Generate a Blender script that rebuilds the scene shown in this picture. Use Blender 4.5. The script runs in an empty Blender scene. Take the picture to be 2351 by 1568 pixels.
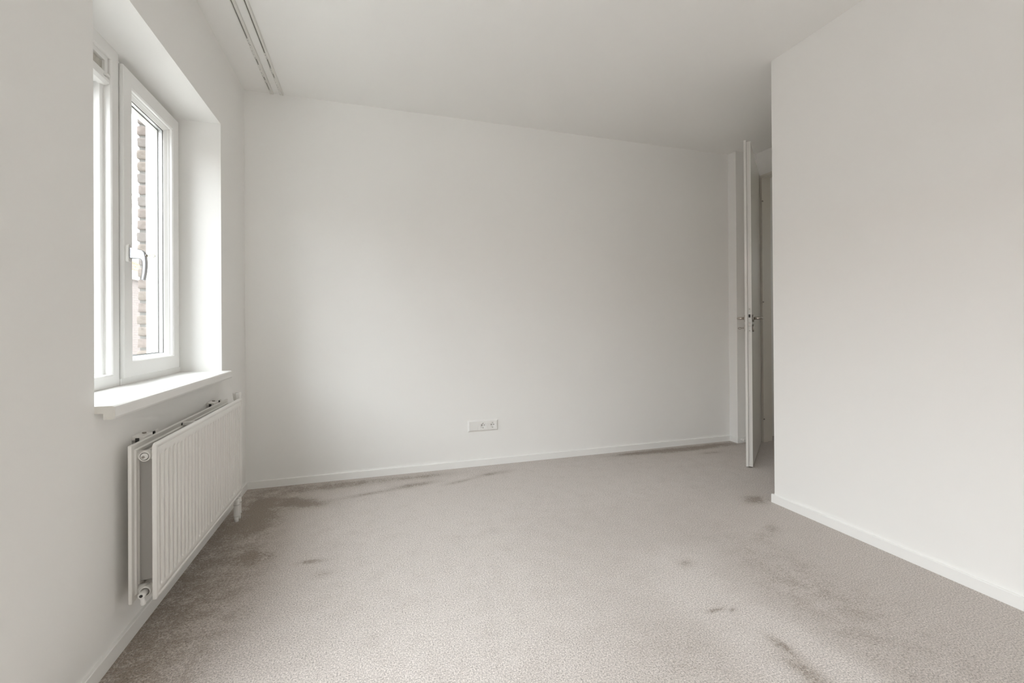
import bpy, bmesh, math, random
from mathutils import Vector, Matrix, noise
random.seed(7)
SC = bpy.context.scene
COL = SC.collection

# ------------------------------------------------------------------ camera
cam_d = bpy.data.cameras.new('camera')
cam = bpy.data.objects.new('camera', cam_d)
COL.objects.link(cam)
_r = Vector((0.95414, -0.29929, -0.00632))
_d = Vector((-0.00514, 0.00474, -0.99998))
_f = Vector((0.29932, 0.95415, 0.00298))
cam.matrix_world = Matrix(((_r.x, -_d.x, -_f.x, 0.7619), (_r.y, -_d.y, -_f.y, 0.0),
                           (_r.z, -_d.z, -_f.z, 1.0067), (0, 0, 0, 1)))
cam_d.sensor_fit = 'HORIZONTAL'
cam_d.sensor_width = 36.0
cam_d.lens = 15.71
cam_d.shift_y = -0.01483
cam_d.clip_start = 0.01
cam_d.clip_end = 300
SC.camera = cam

# ------------------------------------------------------------------ sky, exposure
SKY = 5.2
world = bpy.data.worlds.new('overcast_sky')
SC.world = world
world.use_nodes = True
wbg = world.node_tree.nodes['Background']
wbg.inputs[0].default_value = (0.955, 1.0, 1.050, 1)
wbg.inputs[1].default_value = SKY
# overcast sky: about three times brighter overhead than at the horizon (CIE overcast), neutral-cool
_nt = world.node_tree
_tc = _nt.nodes.new('ShaderNodeTexCoord')
_sp = _nt.nodes.new('ShaderNodeSeparateXYZ')
_mx = _nt.nodes.new('ShaderNodeMath')
_mx.operation = 'MAXIMUM'
_mx.inputs[1].default_value = 0.0
_ma = _nt.nodes.new('ShaderNodeMath')
_ma.operation = 'MULTIPLY_ADD'
_ma.inputs[1].default_value = SKY * 0.90
_ma.inputs[2].default_value = SKY * 0.45
_nt.links.new(_tc.outputs['Generated'], _sp.inputs[0])
_nt.links.new(_sp.outputs['Z'], _mx.inputs[0])
_nt.links.new(_mx.outputs[0], _ma.inputs[0])
_nt.links.new(_ma.outputs[0], wbg.inputs[1])
vs = SC.view_settings
vs.view_transform = 'Standard'
vs.look = 'None'
vs.exposure = 1.22
vs.gamma = 1.0
vs.use_curve_mapping = False
SC.cycles.max_bounces = 16
SC.cycles.diffuse_bounces = 10
SC.cycles.glossy_bounces = 6
SC.cycles.transmission_bounces = 6
SC.cycles.transparent_max_bounces = 24
SC.cycles.sample_clamp_indirect = 6.0
SC.cycles.caustics_reflective = False
SC.cycles.caustics_refractive = False


def portal(name, loc, sx, sy, rot):
    L = bpy.data.lights.new(name, 'AREA')
    L.shape = 'RECTANGLE'
    L.size = sx
    L.size_y = sy
    L.cycles.is_portal = True
    o = bpy.data.objects.new(name, L)
    o.location = loc
    o.rotation_euler = rot
    COL.objects.link(o)


# portal only guides sampling of the sky through the seen window and two added openings
portal('window_portal', (-0.36, 2.156, 1.45), 1.30, 1.10, (0, -math.pi / 2, 0))
portal('window_portal', (-0.36, -0.12, 1.155), 2.17, 2.34, (0, -math.pi / 2, 0))
portal('window_portal', (5.52, 2.50, 1.725), 0.55, 0.40, (0, math.pi / 2, 0))

# ------------------------------------------------------------------ dimensions (metres)
H = 2.52            # ceiling
L = 3.190           # back wall
XR = 2.950          # right wall
YR = 1.989          # far end of right wall
W0, W1 = 1.585, 2.727   # window opening along the left wall
WZ0, WZ1 = 0.787, 2.100
V0, V1 = -1.30, 1.06      # tall second window, unseen, added to light the near room
VZ0, VZ1 = 0.06, 2.25
XP, YP = 3.770, 3.100   # boxed column beside the door
XD = 4.000          # wall with the doorway
REAR = -1.75


# ------------------------------------------------------------------ materials
def mat(name, color, rough=0.5, metal=0.0, spec=0.5, bump=0.0, bscale=200.0, var=0.0, vscale=3.0, coat=0.0):
    m = bpy.data.materials.new(name)
    m.use_nodes = True
    nt = m.node_tree
    b = nt.nodes['Principled BSDF']
    b.inputs['Base Color'].default_value = (*color, 1)
    b.inputs['Roughness'].default_value = rough
    b.inputs['Metallic'].default_value = metal
    b.inputs['Specular IOR Level'].default_value = spec
    if coat:
        b.inputs['Coat Weight'].default_value = coat
        b.inputs['Coat Roughness'].default_value = 0.05
    tc = nt.nodes.new('ShaderNodeTexCoord')
    if var:
        n = nt.nodes.new('ShaderNodeTexNoise')
        n.inputs['Scale'].default_value = vscale
        n.inputs['Detail'].default_value = 5
        nt.links.new(tc.outputs['Object'], n.inputs['Vector'])
        r = nt.nodes.new('ShaderNodeMapRange')
        r.inputs['To Min'].default_value = 1 - var
        r.inputs['To Max'].default_value = 1 + var
        nt.links.new(n.outputs['Fac'], r.inputs['Value'])
        mx = nt.nodes.new('ShaderNodeVectorMath')
        mx.operation = 'SCALE'
        mx.inputs[0].default_value = color
        nt.links.new(r.outputs['Result'], mx.inputs['Scale'])
        nt.links.new(mx.outputs['Vector'], b.inputs['Base Color'])
    if bump:
        n = nt.nodes.new('ShaderNodeTexNoise')
        n.inputs['Scale'].default_value = bscale
        n.inputs['Detail'].default_value = 3
        nt.links.new(tc.outputs['Object'], n.inputs['Vector'])
        bp = nt.nodes.new('ShaderNodeBump')
        bp.inputs['Strength'].default_value = bump
        bp.inputs['Distance'].default_value = 0.001
        nt.links.new(n.outputs['Fac'], bp.inputs['Height'])
        nt.links.new(bp.outputs['Normal'], b.inputs['Normal'])
    return m


M_WALL = mat('painted_plaster', (0.868, 0.862, 0.845), 0.62, spec=0.25, bump=0.10, bscale=420, var=0.008, vscale=2)
M_CEIL = mat('ceiling_paint', (0.868, 0.862, 0.845), 0.85, spec=0.15, bump=0.25, bscale=260, var=0.008, vscale=3)
M_TRIM = mat('satin_trim_paint', (0.860, 0.858, 0.840), 0.38, var=0.01, vscale=4)
M_FRAME = mat('window_frame_lacquer', (0.835, 0.830, 0.815), 0.32, var=0.008, vscale=6)
M_SILL = mat('sill_laminate', (0.835, 0.830, 0.810), 0.35, bump=0.05, bscale=300)
M_SILLCAP = mat('sill_end_cap', (0.74, 0.725, 0.68), 0.45, bump=0.05, bscale=300)
M_RAD = mat('radiator_enamel', (0.800, 0.785, 0.755), 0.28, var=0.006, vscale=5)
M_CONV = mat('convector_steel', (0.40, 0.385, 0.365), 0.55, metal=0.0, bump=0.1, bscale=600)
M_PLAST = mat('white_plastic', (0.82, 0.81, 0.785), 0.35, bump=0.02, bscale=500)
M_SOCK = mat('socket_plastic', (0.83, 0.82, 0.80), 0.30, bump=0.02, bscale=500)
M_DARK = mat('dark_hole', (0.03, 0.028, 0.025), 0.6, var=0.1, vscale=60)
M_STEEL = mat('brushed_steel', (0.50, 0.46, 0.42), 0.30, metal=1.0, bump=0.05, bscale=900)
M_ALU = mat('satin_aluminium', (0.47, 0.475, 0.495), 0.30, metal=1.0, bump=0.03, bscale=900)
M_DSTEEL = mat('dark_steel', (0.36, 0.33, 0.30), 0.35, metal=1.0, bump=0.05, bscale=900)  # darker steel for screws, clips, keys and hinges
M_SPACER = mat('glazing_spacer', (0.80, 0.81, 0.82), 0.35, metal=0.6, bump=0.03, bscale=900)
M_VENT = mat('vent_mesh_enamel', (0.62, 0.60, 0.55), 0.5, bump=0.02, bscale=500)
M_SLOT = mat('track_slot', (0.13, 0.12, 0.105), 0.6, bump=0.02, bscale=300)
M_LOCK = mat('lock_plate_enamel', (0.66, 0.66, 0.63), 0.4, bump=0.02, bscale=500)
M_GASKET = mat('glazing_gasket', (0.12, 0.115, 0.105), 0.7, bump=0.05, bscale=400)
M_KEY = mat('pale_key_plastic', (0.70, 0.68, 0.60), 0.4, bump=0.02, bscale=500)
M_TRACK = mat('track_lacquer', (0.72, 0.71, 0.68), 0.35, bump=0.02, bscale=300)
M_DOOR = mat('door_lacquer', (0.760, 0.745, 0.715), 0.12, spec=0.5, bump=0.03, bscale=60)
M_JAMB = mat('door_frame_lacquer', (0.74, 0.71, 0.655), 0.3, var=0.01, vscale=5)
M_MORTAR = mat('pale_mortar', (0.255, 0.248, 0.235), 0.95, spec=0.1, bump=0.8, bscale=180, var=0.12, vscale=30)
M_STREET = mat('street_paving', (0.34, 0.33, 0.31), 0.9, bump=0.4, bscale=20, var=0.15, vscale=2)
M_RENDER = mat('white_render', (0.80, 0.80, 0.78), 0.8, bump=0.2, bscale=60, var=0.02, vscale=2)
M_GUTTER = mat('grey_gutter', (0.30, 0.29, 0.28), 0.5, bump=0.1, bscale=50)
M_PANE2 = mat('dark_window_pane', (0.10, 0.11, 0.12), 0.1, bump=0.02, bscale=5)


def brick_mat(name, c, sc):
    m = mat(name, c, 0.92, spec=0.15, bump=1.0, bscale=sc, var=0.38, vscale=sc * 0.35)
    return m


M_BRICKS = [brick_mat('weathered_brick_' + n, c, 160) for n, c in
            (('pink', (0.200, 0.166, 0.150)), ('buff', (0.212, 0.180, 0.157)), ('grey', (0.190, 0.168, 0.156)))]


def glass_mat():
    m = bpy.data.materials.new('window_glass')
    m.use_nodes = True
    nt = m.node_tree
    nt.nodes.clear()
    out = nt.nodes.new('ShaderNodeOutputMaterial')
    mix = nt.nodes.new('ShaderNodeMixShader')
    tr = nt.nodes.new('ShaderNodeBsdfTransparent')
    tr.inputs[0].default_value = (0.985, 0.99, 0.985, 1)
    gl = nt.nodes.new('ShaderNodeBsdfGlossy')
    gl.inputs['Roughness'].default_value = 0.01
    lw = nt.nodes.new('ShaderNodeLayerWeight')      # Schlick reflectance, same from both sides
    pw = nt.nodes.new('ShaderNodeMath')
    pw.operation = 'POWER'
    pw.inputs[1].default_value = 5.0
    ma = nt.nodes.new('ShaderNodeMath')
    ma.operation = 'MULTIPLY_ADD'
    ma.inputs[1].default_value = 0.5
    ma.inputs[2].default_value = 0.02
    nt.links.new(lw.outputs['Facing'], pw.inputs[0])
    nt.links.new(pw.outputs[0], ma.inputs[0])
    nt.links.new(ma.outputs[0], mix.inputs[0])
    nt.links.new(tr.outputs[0], mix.inputs[1])
    nt.links.new(gl.outputs[0], mix.inputs[2])
    nt.links.new(mix.outputs[0], out.inputs[0])
    return m


M_GLASS = glass_mat()


def carpet_mat():
    m = bpy.data.materials.new('cut_pile_carpet')
    m.use_nodes = True
    nt = m.node_tree
    N, K = nt.nodes, nt.links
    b = N['Principled BSDF']
    b.inputs['Roughness'].default_value = 0.95
    b.inputs['Specular IOR Level'].default_value = 0.08
    b.inputs['Sheen Weight'].default_value = 0.12
    b.inputs['Sheen Roughness'].default_value = 0.6
    tc = N.new('ShaderNodeTexCoord')
    at = N.new('ShaderNodeAttribute')
    at.attribute_name = 'nap_and_shade'

    def noi(scale, det, rough=0.5):
        n = N.new('ShaderNodeTexNoise')
        n.inputs['Scale'].default_value = scale
        n.inputs['Detail'].default_value = det
        n.inputs['Roughness'].default_value = rough
        K.new(tc.outputs['Object'], n.inputs['Vector'])
        return n.outputs['Fac']

    def math_(op, a, b_, c=None):
        n = N.new('ShaderNodeMath')
        n.operation = op
        for i, v in enumerate((a, b_, c)):
            if v is None:
                continue
            if isinstance(v, (int, float)):
                n.inputs[i].default_value = v
            else:
                K.new(v, n.inputs[i])
        return n.outputs[0]
    # lie of the pile and painted shade with ragged outlines
    dev = math_('SUBTRACT', at.outputs['Fac'], 0.60)
    gate = math_('MINIMUM', math_('ADD', math_('MULTIPLY', math_('ABSOLUTE', dev, None), 2.6), 0.16), 1.0)
    grain = math_('ADD', math_('MULTIPLY', math_('SUBTRACT', noi(11, 7, 0.75), 0.5), 1.5), math_('MULTIPLY', math_('SUBTRACT', noi(95, 3, 0.65), 0.5), 1.25))
    nap_and_shade = math_('ADD', at.outputs['Fac'], math_('MULTIPLY', grain, gate))
    ss = N.new('ShaderNodeMapRange')
    ss.interpolation_type = 'SMOOTHSTEP'
    ss.inputs['From Min'].default_value = 0.10
    ss.inputs['From Max'].default_value = 0.90
    K.new(nap_and_shade, ss.inputs['Value'])
    ramp = N.new('ShaderNodeValToRGB')
    e = ramp.color_ramp.elements
    e[0].position = 0.0
    e[0].color = (0.290, 0.245, 0.205, 1)
    e[1].position = 1.0
    e[1].color = (0.575, 0.528, 0.495, 1)
    mid = ramp.color_ramp.elements.new(0.5)
    mid.color = (0.470, 0.424, 0.388, 1)
    K.new(ss.outputs[0], ramp.inputs[0])
    # tufts: light tips and dark gaps
    t1 = noi(205, 2, 0.6)
    t2 = noi(480, 1, 0.5)
    tuft = math_('ADD', math_('MULTIPLY', t1, 0.7), math_('MULTIPLY', t2, 0.3))
    mr = N.new('ShaderNodeMapRange')
    mr.inputs['From Min'].default_value = 0.34
    mr.inputs['From Max'].default_value = 0.64
    mr.inputs['To Min'].default_value = 0.54
    mr.inputs['To Max'].default_value = 1.37
    K.new(tuft, mr.inputs['Value'])
    sc = N.new('ShaderNodeVectorMath')
    sc.operation = 'SCALE'
    K.new(ramp.outputs['Color'], sc.inputs[0])
    K.new(mr.outputs[0], sc.inputs['Scale'])
    K.new(sc.outputs['Vector'], b.inputs['Base Color'])
    bp = N.new('ShaderNodeBump')
    bp.inputs['Strength'].default_value = 0.7
    bp.inputs['Distance'].default_value = 0.004
    K.new(tuft, bp.inputs['Height'])
    K.new(bp.outputs['Normal'], b.inputs['Normal'])
    return m


M_CARPET = carpet_mat()


def tile_mat():
    m = mat('orange_roof_tile', (0.30, 0.135, 0.080), 0.8, bump=0.3, bscale=30, var=0.2, vscale=9)
    return m


M_TILE = tile_mat()


def far_brick_mat():
    m = bpy.data.materials.new('far_brickwork')
    m.use_nodes = True
    nt = m.node_tree
    b = nt.nodes['Principled BSDF']
    b.inputs['Roughness'].default_value = 0.9
    tc = nt.nodes.new('ShaderNodeTexCoord')
    mp = nt.nodes.new('ShaderNodeMapping')
    mp.inputs['Rotation'].default_value = (math.pi / 2, 0, math.pi / 2)
    br = nt.nodes.new('ShaderNodeTexBrick')
    br.inputs['Color1'].default_value = (0.150, 0.120, 0.112, 1)
    br.inputs['Color2'].default_value = (0.170, 0.136, 0.124, 1)
    br.inputs['Mortar'].default_value = (0.105, 0.090, 0.086, 1)
    br.inputs['Scale'].default_value = 1.0
    br.inputs['Brick Width'].default_value = 0.22
    br.inputs['Row Height'].default_value = 0.09
    br.inputs['Mortar Size'].default_value = 0.014
    sp = nt.nodes.new('ShaderNodeSeparateXYZ')
    cb = nt.nodes.new('ShaderNodeCombineXYZ')
    nt.links.new(tc.outputs['Object'], sp.inputs[0])
    nt.links.new(sp.outputs['Y'], cb.inputs['X'])
    nt.links.new(sp.outputs['Z'], cb.inputs['Y'])
    nt.links.new(cb.outputs[0], br.inputs['Vector'])
    nt.links.new(br.outputs['Color'], b.inputs['Base Color'])
    return m


M_FARBRICK = far_brick_mat()


# ------------------------------------------------------------------ mesh helpers
class MB:
    def __init__(self):
        self.b = bmesh.new()

    def box(self, x0, x1, y0, y1, z0, z1, mtx=None):
        vs_ = [self.b.verts.new(p) for p in ((x0, y0, z0), (x1, y0, z0), (x1, y1, z0), (x0, y1, z0),
                                             (x0, y0, z1), (x1, y0, z1), (x1, y1, z1), (x0, y1, z1))]
        for f in ((3, 2, 1, 0), (4, 5, 6, 7), (0, 1, 5, 4), (1, 2, 6, 5), (2, 3, 7, 6), (3, 0, 4, 7)):
            self.b.faces.new([vs_[i] for i in f])
        if mtx is not None:
            for v in vs_:
                v.co = mtx @ v.co
        return self

    def prism(self, poly, axis, a0, a1):
        """poly: list of (u,v); axis 'x': (a,u,v), 'y': (u,a,v), 'z': (u,v,a)"""
        def pt(u, v, a):
            return {'x': (a, u, v), 'y': (u, a, v), 'z': (u, v, a)}[axis]
        A = [self.b.verts.new(pt(u, v, a0)) for u, v in poly]
        B = [self.b.verts.new(pt(u, v, a1)) for u, v in poly]
        n = len(poly)
        for i in range(n):
            self.b.faces.new((A[i], A[(i + 1) % n], B[(i + 1) % n], B[i]))
        self.b.faces.new(A[::-1])
        self.b.faces.new(B)
        return self

    def lathe(self, prof, org, axis, seg=24, cap=True):
        """prof: list of (r, t) along axis vector from org"""
        ax = Vector(axis).normalized()
        q = ax.to_track_quat('Z', 'Y')
        org = Vector(org)
        rings = []
        for r, t in prof:
            rings.append([self.b.verts.new(org + q @ Vector((r * math.cos(2 * math.pi * k / seg),
                                                              r * math.sin(2 * math.pi * k / seg), t))) for k in range(seg)])
        for a, c in zip(rings, rings[1:]):
            for k in range(seg):
                f = self.b.faces.new((a[k], a[(k + 1) % seg], c[(k + 1) % seg], c[k]))
                f.smooth = True
        if cap:
            self.b.faces.new(rings[0][::-1])
            self.b.faces.new(rings[-1])
        return self

    def tube(self, pts, r, seg=12, sq=None):
        pts = [Vector(p) for p in pts]
        rs = r if isinstance(r, (list, tuple)) else [r] * len(pts)
        rings = []
        up = Vector((0.123, 0.456, 0.88)).normalized()
        for i, p in enumerate(pts):
            t = (pts[min(i + 1, len(pts) - 1)] - pts[max(i - 1, 0)]).normalized()
            u = t.cross(up)
            if u.length < 1e-3:
                u = t.cross(Vector((1, 0, 0)))
            u.normalize()
            v = t.cross(u).normalized()
            rings.append([self.b.verts.new(p + rs[i] * (math.cos(2 * math.pi * k / seg) * u + math.sin(2 * math.pi * k / seg) * v))
                          for k in range(seg)])
        for a, c in zip(rings, rings[1:]):
            for k in range(seg):
                f = self.b.faces.new((a[k], a[(k + 1) % seg], c[(k + 1) % seg], c[k]))
                f.smooth = True
        self.b.faces.new(rings[0][::-1])
        self.b.faces.new(rings[-1])
        return self

    def ring(self, prof, y0, y1, z0, z1):
        """mitred frame in a plane x=const. prof: list of (inset, x), closed loop"""
        cs = []
        for ins, x in prof:
            cs.append([self.b.verts.new(p) for p in ((x, y0 + ins, z0 + ins), (x, y1 - ins, z0 + ins),
                                                     (x, y1 - ins, z1 - ins), (x, y0 + ins, z1 - ins))])
        n = len(cs)
        for i in range(n):
            a, c = cs[i], cs[(i + 1) % n]
            for k in range(4):
                self.b.faces.new((a[k], a[(k + 1) % 4], c[(k + 1) % 4], c[k]))
        return self

    def sphere(self, c, r, seg=16):
        prof = [(max(1e-4, r * math.sin(math.pi * i / 10)), -r * math.cos(math.pi * i / 10)) for i in range(11)]
        return self.lathe(prof, c, (0, 0, 1), seg)

    def build(self, name, m, parent=None, bevel=0.0, seg=2, smooth=False):
        bmesh.ops.recalc_face_normals(self.b, faces=self.b.faces[:])
        me = bpy.data.meshes.new(name)
        self.b.to_mesh(me)
        self.b.free()
        me.materials.append(m)
        if smooth:
            for p in me.polygons:
                p.use_smooth = True
        o = bpy.data.objects.new(name, me)
        COL.objects.link(o)
        if parent is not None:
            o.parent = parent
            o.matrix_parent_inverse = parent.matrix_basis.inverted()
        if bevel:
            md = o.modifiers.new('edge', 'BEVEL')
            md.width = bevel
            md.segments = seg
            md.limit_method = 'ANGLE'
            md.angle_limit = math.radians(40)
            md.harden_normals = False
        return o


def tag(o, label, cat, group=None, kind=None):
    o['label'] = label
    o['category'] = cat
    if group:
        o['group'] = group
    if kind:
        o['kind'] = kind
    return o


def empty(name, loc=(0, 0, 0)):
    o = bpy.data.objects.new(name, None)
    o.location = loc
    o.empty_display_size = 0.1
    COL.objects.link(o)
    return o


def struct(o, label, cat):
    return tag(o, label, cat, kind='structure')


# ================================================================== ROOM SHELL
# ---- carpeted floor with a nap attribute
def seg_d(px, py, ax, ay, bx, by):
    dx, dy = bx - ax, by - ay
    t = max(0, min(1, ((px - ax) * dx + (py - ay) * dy) / (dx * dx + dy * dy)))
    return math.hypot(px - ax - t * dx, py - ay - t * dy)


# (x, y, rx, ry, rotation in degrees, amount): trodden (dark, negative) and brushed (light, positive) pile, plus painted shade
NAP_AND_SHADE = [
    (0.36, 2.84, 0.15, 0.060, -25, -0.58), (0.17, 2.78, 0.07, 0.18, 10, -0.42), (0.16, 2.92, 0.05, 0.05, 0, -0.3), (0.13, 2.58, 0.10, 0.10, 0, -0.34),
    (0.25, 2.23, 0.040, 0.055, 20, -0.36), (0.32, 2.22, 0.022, 0.03, 0, -0.25), (0.505, 2.110, 0.060, 0.016, -8, -0.42),
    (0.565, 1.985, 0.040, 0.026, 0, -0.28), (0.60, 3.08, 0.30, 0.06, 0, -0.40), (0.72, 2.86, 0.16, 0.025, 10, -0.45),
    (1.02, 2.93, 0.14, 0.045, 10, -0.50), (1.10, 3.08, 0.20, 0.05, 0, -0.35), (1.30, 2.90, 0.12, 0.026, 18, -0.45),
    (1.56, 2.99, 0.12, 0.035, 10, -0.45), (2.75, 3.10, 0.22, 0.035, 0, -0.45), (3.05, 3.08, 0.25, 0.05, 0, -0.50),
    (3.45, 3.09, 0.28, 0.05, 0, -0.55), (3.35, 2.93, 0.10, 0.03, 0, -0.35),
    (2.88, 2.06, 0.07, 0.05, 20, -0.45), (2.62, 1.72, 0.10, 0.03, 30, -0.2),
    (2.03, 1.600, 0.045, 0.030, 0, -0.45), (1.920, 1.302, 0.050, 0.010, -12, -0.65), (1.98, 1.285, 0.03, 0.008, -35, -0.5),
    (1.99, 1.10, 0.014, 0.050, 10, -0.55), (1.965, 0.98, 0.028, 0.08, 12, -0.30), (1.94, 0.87, 0.04, 0.06, 10, -0.25), (1.66, 1.20, 0.16, 0.16, 0, -0.10),
    (2.02, 1.62, 0.16, 0.10, 0, 0.22), (1.93, 1.42, 0.14, 0.12, 0, 0.30), (1.97, 1.22, 0.10, 0.10, 0, 0.28),
    (2.08, 1.04, 0.050, 0.16, 6, 0.42), (2.04, 0.88, 0.05, 0.1, 0, 0.30), (1.87, 1.02, 0.08, 0.14, 0, 0.18),
    (2.35, 1.30, 0.22, 0.5, 0, -0.14), (1.9, 2.70, 1.3, 0.38, 0, 0.30), (1.0, 2.1, 0.45, 0.65, 0, 0.22),
    (1.1, 1.35, 0.5, 0.45, 0, 0.08), (0.10, 2.1, 0.27, 1.5, -3, -0.27), (0.02, 1.9, 0.08, 1.0, 0, -0.12), (1.0, 0.85, 0.8, 0.30, 0, -0.16),  # wall strip mixes dark pile with painted shade; wide near patch offsets window light
]
NAP_AND_SHADE = [(x, y, rx, ry, math.cos(math.radians(r)), math.sin(math.radians(r)), a) for x, y, rx, ry, r, a in NAP_AND_SHADE]


def nap_and_shade_at(x, y):
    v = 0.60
    for cx, cy, rx, ry, c, s, a in NAP_AND_SHADE:
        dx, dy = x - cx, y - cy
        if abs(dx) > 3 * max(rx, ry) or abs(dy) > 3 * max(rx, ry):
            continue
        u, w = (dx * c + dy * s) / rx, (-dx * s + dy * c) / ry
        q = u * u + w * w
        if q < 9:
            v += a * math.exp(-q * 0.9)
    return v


def make_floor():
    def lin(a, b, st):
        n = int(round((b - a) / st))
        return [a + (b - a) * i / n for i in range(n + 1)]
    xs = [-0.02] + lin(0.0, 3.0, 0.018)[0:] + lin(3.05, 5.4, 0.05)
    ys = lin(REAR - 0.05, 0.2, 0.1) + lin(0.22, 3.25, 0.018)
    verts, faces, vals = [], [], []
    for y in ys:
        for x in xs:
            verts.append((x, y, 0.0))
            vals.append(nap_and_shade_at(x, y))
    nx = len(xs)
    for j in range(len(ys) - 1):
        for i in range(nx - 1):
            a = j * nx + i
            faces.append((a, a + 1, a + nx + 1, a + nx))
    me = bpy.data.meshes.new('floor')
    me.from_pydata(verts, [], faces)
    at = me.attributes.new('nap_and_shade', 'FLOAT', 'POINT')
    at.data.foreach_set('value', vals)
    me.materials.append(M_CARPET)
    o = bpy.data.objects.new('floor', me)
    COL.objects.link(o)
    return o


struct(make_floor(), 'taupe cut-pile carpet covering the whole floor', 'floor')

o = MB().box(-0.30, 5.5, REAR - 0.1, 3.35, H, H + 0.15).build('ceiling', M_CEIL)
struct(o, 'plain off-white plaster ceiling', 'ceiling')

w = MB()
w.box(-0.30, 0, REAR - 0.1, V0, -0.1, H).box(-0.30, 0, V1, W0, -0.1, H).box(-0.30, 0, W1, L + 0.15, -0.1, H)
w.box(-0.30, 0, W0, W1, -0.1, 0.765).box(-0.30, 0, W0, W1, WZ1, H)
w.box(-0.30, 0, V0, V1, -0.1, VZ0).box(-0.30, 0, V0, V1, VZ1, H)
struct(w.build('wall_left', M_WALL), 'white plastered wall with deep window recess above radiator', 'wall')
o = MB().box(0, 5.5, L, L + 0.15, -0.1, H).build('wall_back', M_WALL)
struct(o, 'plain white far wall holding the power outlet', 'wall')
o = MB().box(XR, XR + 0.10, REAR - 0.1, YR, -0.1, H).build('wall_right', M_WALL)
struct(o, 'plain white wall ending in a free corner before the door', 'wall')
o = MB().box(0, XR, REAR - 0.12, REAR, -0.1, H).build('wall_rear', M_WALL)
struct(o, 'plain white wall behind the viewer', 'wall')
o = MB().box(XP, XD + 0.02, YP, L, -0.1, H).build('wall_column', M_WALL)
struct(o, 'shallow white boxed column between far wall and open door', 'wall')
# side of the passage towards the door (the free end of the right wall runs on)
o = MB().box(XR + 0.10, XD, YR - 0.1, YR, -0.1, H).build('wall_passage', M_WALL)
struct(o, 'white side wall of the door recess behind the free corner', 'wall')
# wall with the doorway
DY0, DY1, DZ = 2.170, 3.072, 2.317
w = MB()
w.box(XD, XD + 0.10, YR - 0.1, DY0, -0.1, H).box(XD, XD + 0.10, DY1, L, -0.1, H).box(XD, XD + 0.10, DY0, DY1, DZ, H)
struct(w.build('wall_doorway', M_WALL), 'white wall with the doorway and a bulkhead above it', 'wall')
# hallway beyond
w = MB()
w.box(XD + 0.10, 5.4, YR - 0.2, YR - 0.1, -0.1, H)
w.box(5.4, 5.5, YR - 0.2, 2.30, -0.1, H).box(5.4, 5.5, 2.70, L, -0.1, H).box(5.4, 5.5, 2.30, 2.70, -0.1, 1.45).box(5.4, 5.5, 2.30, 2.70, 2.0, H)
M_HALL = mat('hallway_paint', (0.82, 0.77, 0.69), 0.6, bump=0.1, bscale=420)
struct(w.build('wall_hallway', M_HALL), 'unlit hallway walls beyond the open door', 'wall')

# ---- baseboards (flat board with a slightly eased top edge)
BH, BT = 0.047, 0.012


def bprof(sign=1):
    return [(0, -0.01), (BT, -0.01), (BT, BH - 0.002), (BT - 0.002, BH), (0, BH)]


o = MB().prism([(u, v) for u, v in bprof()], 'y', V1, L).prism([(u, v) for u, v in bprof()], 'y', REAR, V0).build('baseboard_left', M_TRIM)
struct(o, 'low white baseboard under the radiator', 'baseboard')
o = MB().prism([(L - u, v) for u, v in bprof()], 'x', BT, XP).build('baseboard_back', M_TRIM)
struct(o, 'low white baseboard along the far wall', 'baseboard')
o = MB().prism([(XR - u, v) for u, v in bprof()], 'y', REAR, YR + BT).build('baseboard_right', M_TRIM)
struct(o, 'low white baseboard along the right wall', 'baseboard')
w = MB()
w.prism([(XP - u, v) for u, v in bprof()], 'y', YP - BT, L - BT)
w.prism([(YP - u, v) for u, v in bprof()], 'x', XP, XD - 0.03)
struct(w.build('baseboard_column', M_TRIM), 'low white baseboard around the boxed column', 'baseboard')
o = MB().prism([(YR + u, v) for u, v in bprof()], 'x', XR, XD).build('baseboard_passage', M_TRIM)
struct(o, 'low white baseboard of the door recess', 'baseboard')

# ================================================================== WINDOW
win = empty('window_1', (-0.19, W0, WZ0))
struct(win, 'white timber window with fixed left light and hinged right sash', 'window')
XF = -0.190      # face of the outer frame
MY0, MY1 = 2.100, 2.150   # mullion face
# outer frame: four members and a mullion
f = MB()
f.ring([(0, XF), (0.045, XF), (0.050, XF - 0.005), (0.050, XF - 0.075), (0.050, -0.30), (0, -0.30)], W0, MY1, WZ0, WZ1)
f.ring([(0, -0.214), (0.045, -0.214), (0.045, -0.30), (0, -0.30)], MY1 + 0.0002, W1, WZ0, WZ1)
f.build('outer_frame', M_FRAME, win, 0.0015)
# bottom weather rail below the sash (slopes to the sill)
MB().prism([(-0.214, MY1 + 0.0004), (XF + 0.004, MY1 + 0.0004), (XF + 0.004, W1), (-0.214, W1)], 'z', WZ0, 0.8145).build('rail', M_FRAME, win, 0.001)

# fixed light on the left
FY0, FY1, FZ0, FZ1 = W0 + 0.050, MY0, WZ0 + 0.036, WZ1 - 0.050
f = MB()
f.ring([(0, -0.215), (0.012, -0.215), (0.017, -0.220), (0.017, -0.246), (0, -0.246)], FY0, FY1, FZ0, FZ1 - 0.083)
f.build('glazing_bead', M_FRAME, win, 0.001)
f = MB()
f.ring([(0.0, -0.246), (0.024, -0.246), (0.024, -0.268), (0.0, -0.268)], FY0, FY1, FZ0, FZ1 - 0.083)
f.build('spacer', M_SPACER, win)
f = MB()
f.ring([(0.0, -0.268), (0.018, -0.268), (0.018, -0.300), (0.0, -0.300)], FY0, FY1, FZ0, FZ1 - 0.083)
f.build('outer_bead', M_FRAME, win)
for x in (-0.250, -0.268):
    MB().box(x - 0.0015, x + 0.0015, FY0 + 0.012, FY1 - 0.012, FZ0 + 0.012, FZ1 - 0.095).build('pane', M_GLASS, win)
f = MB()
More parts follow.
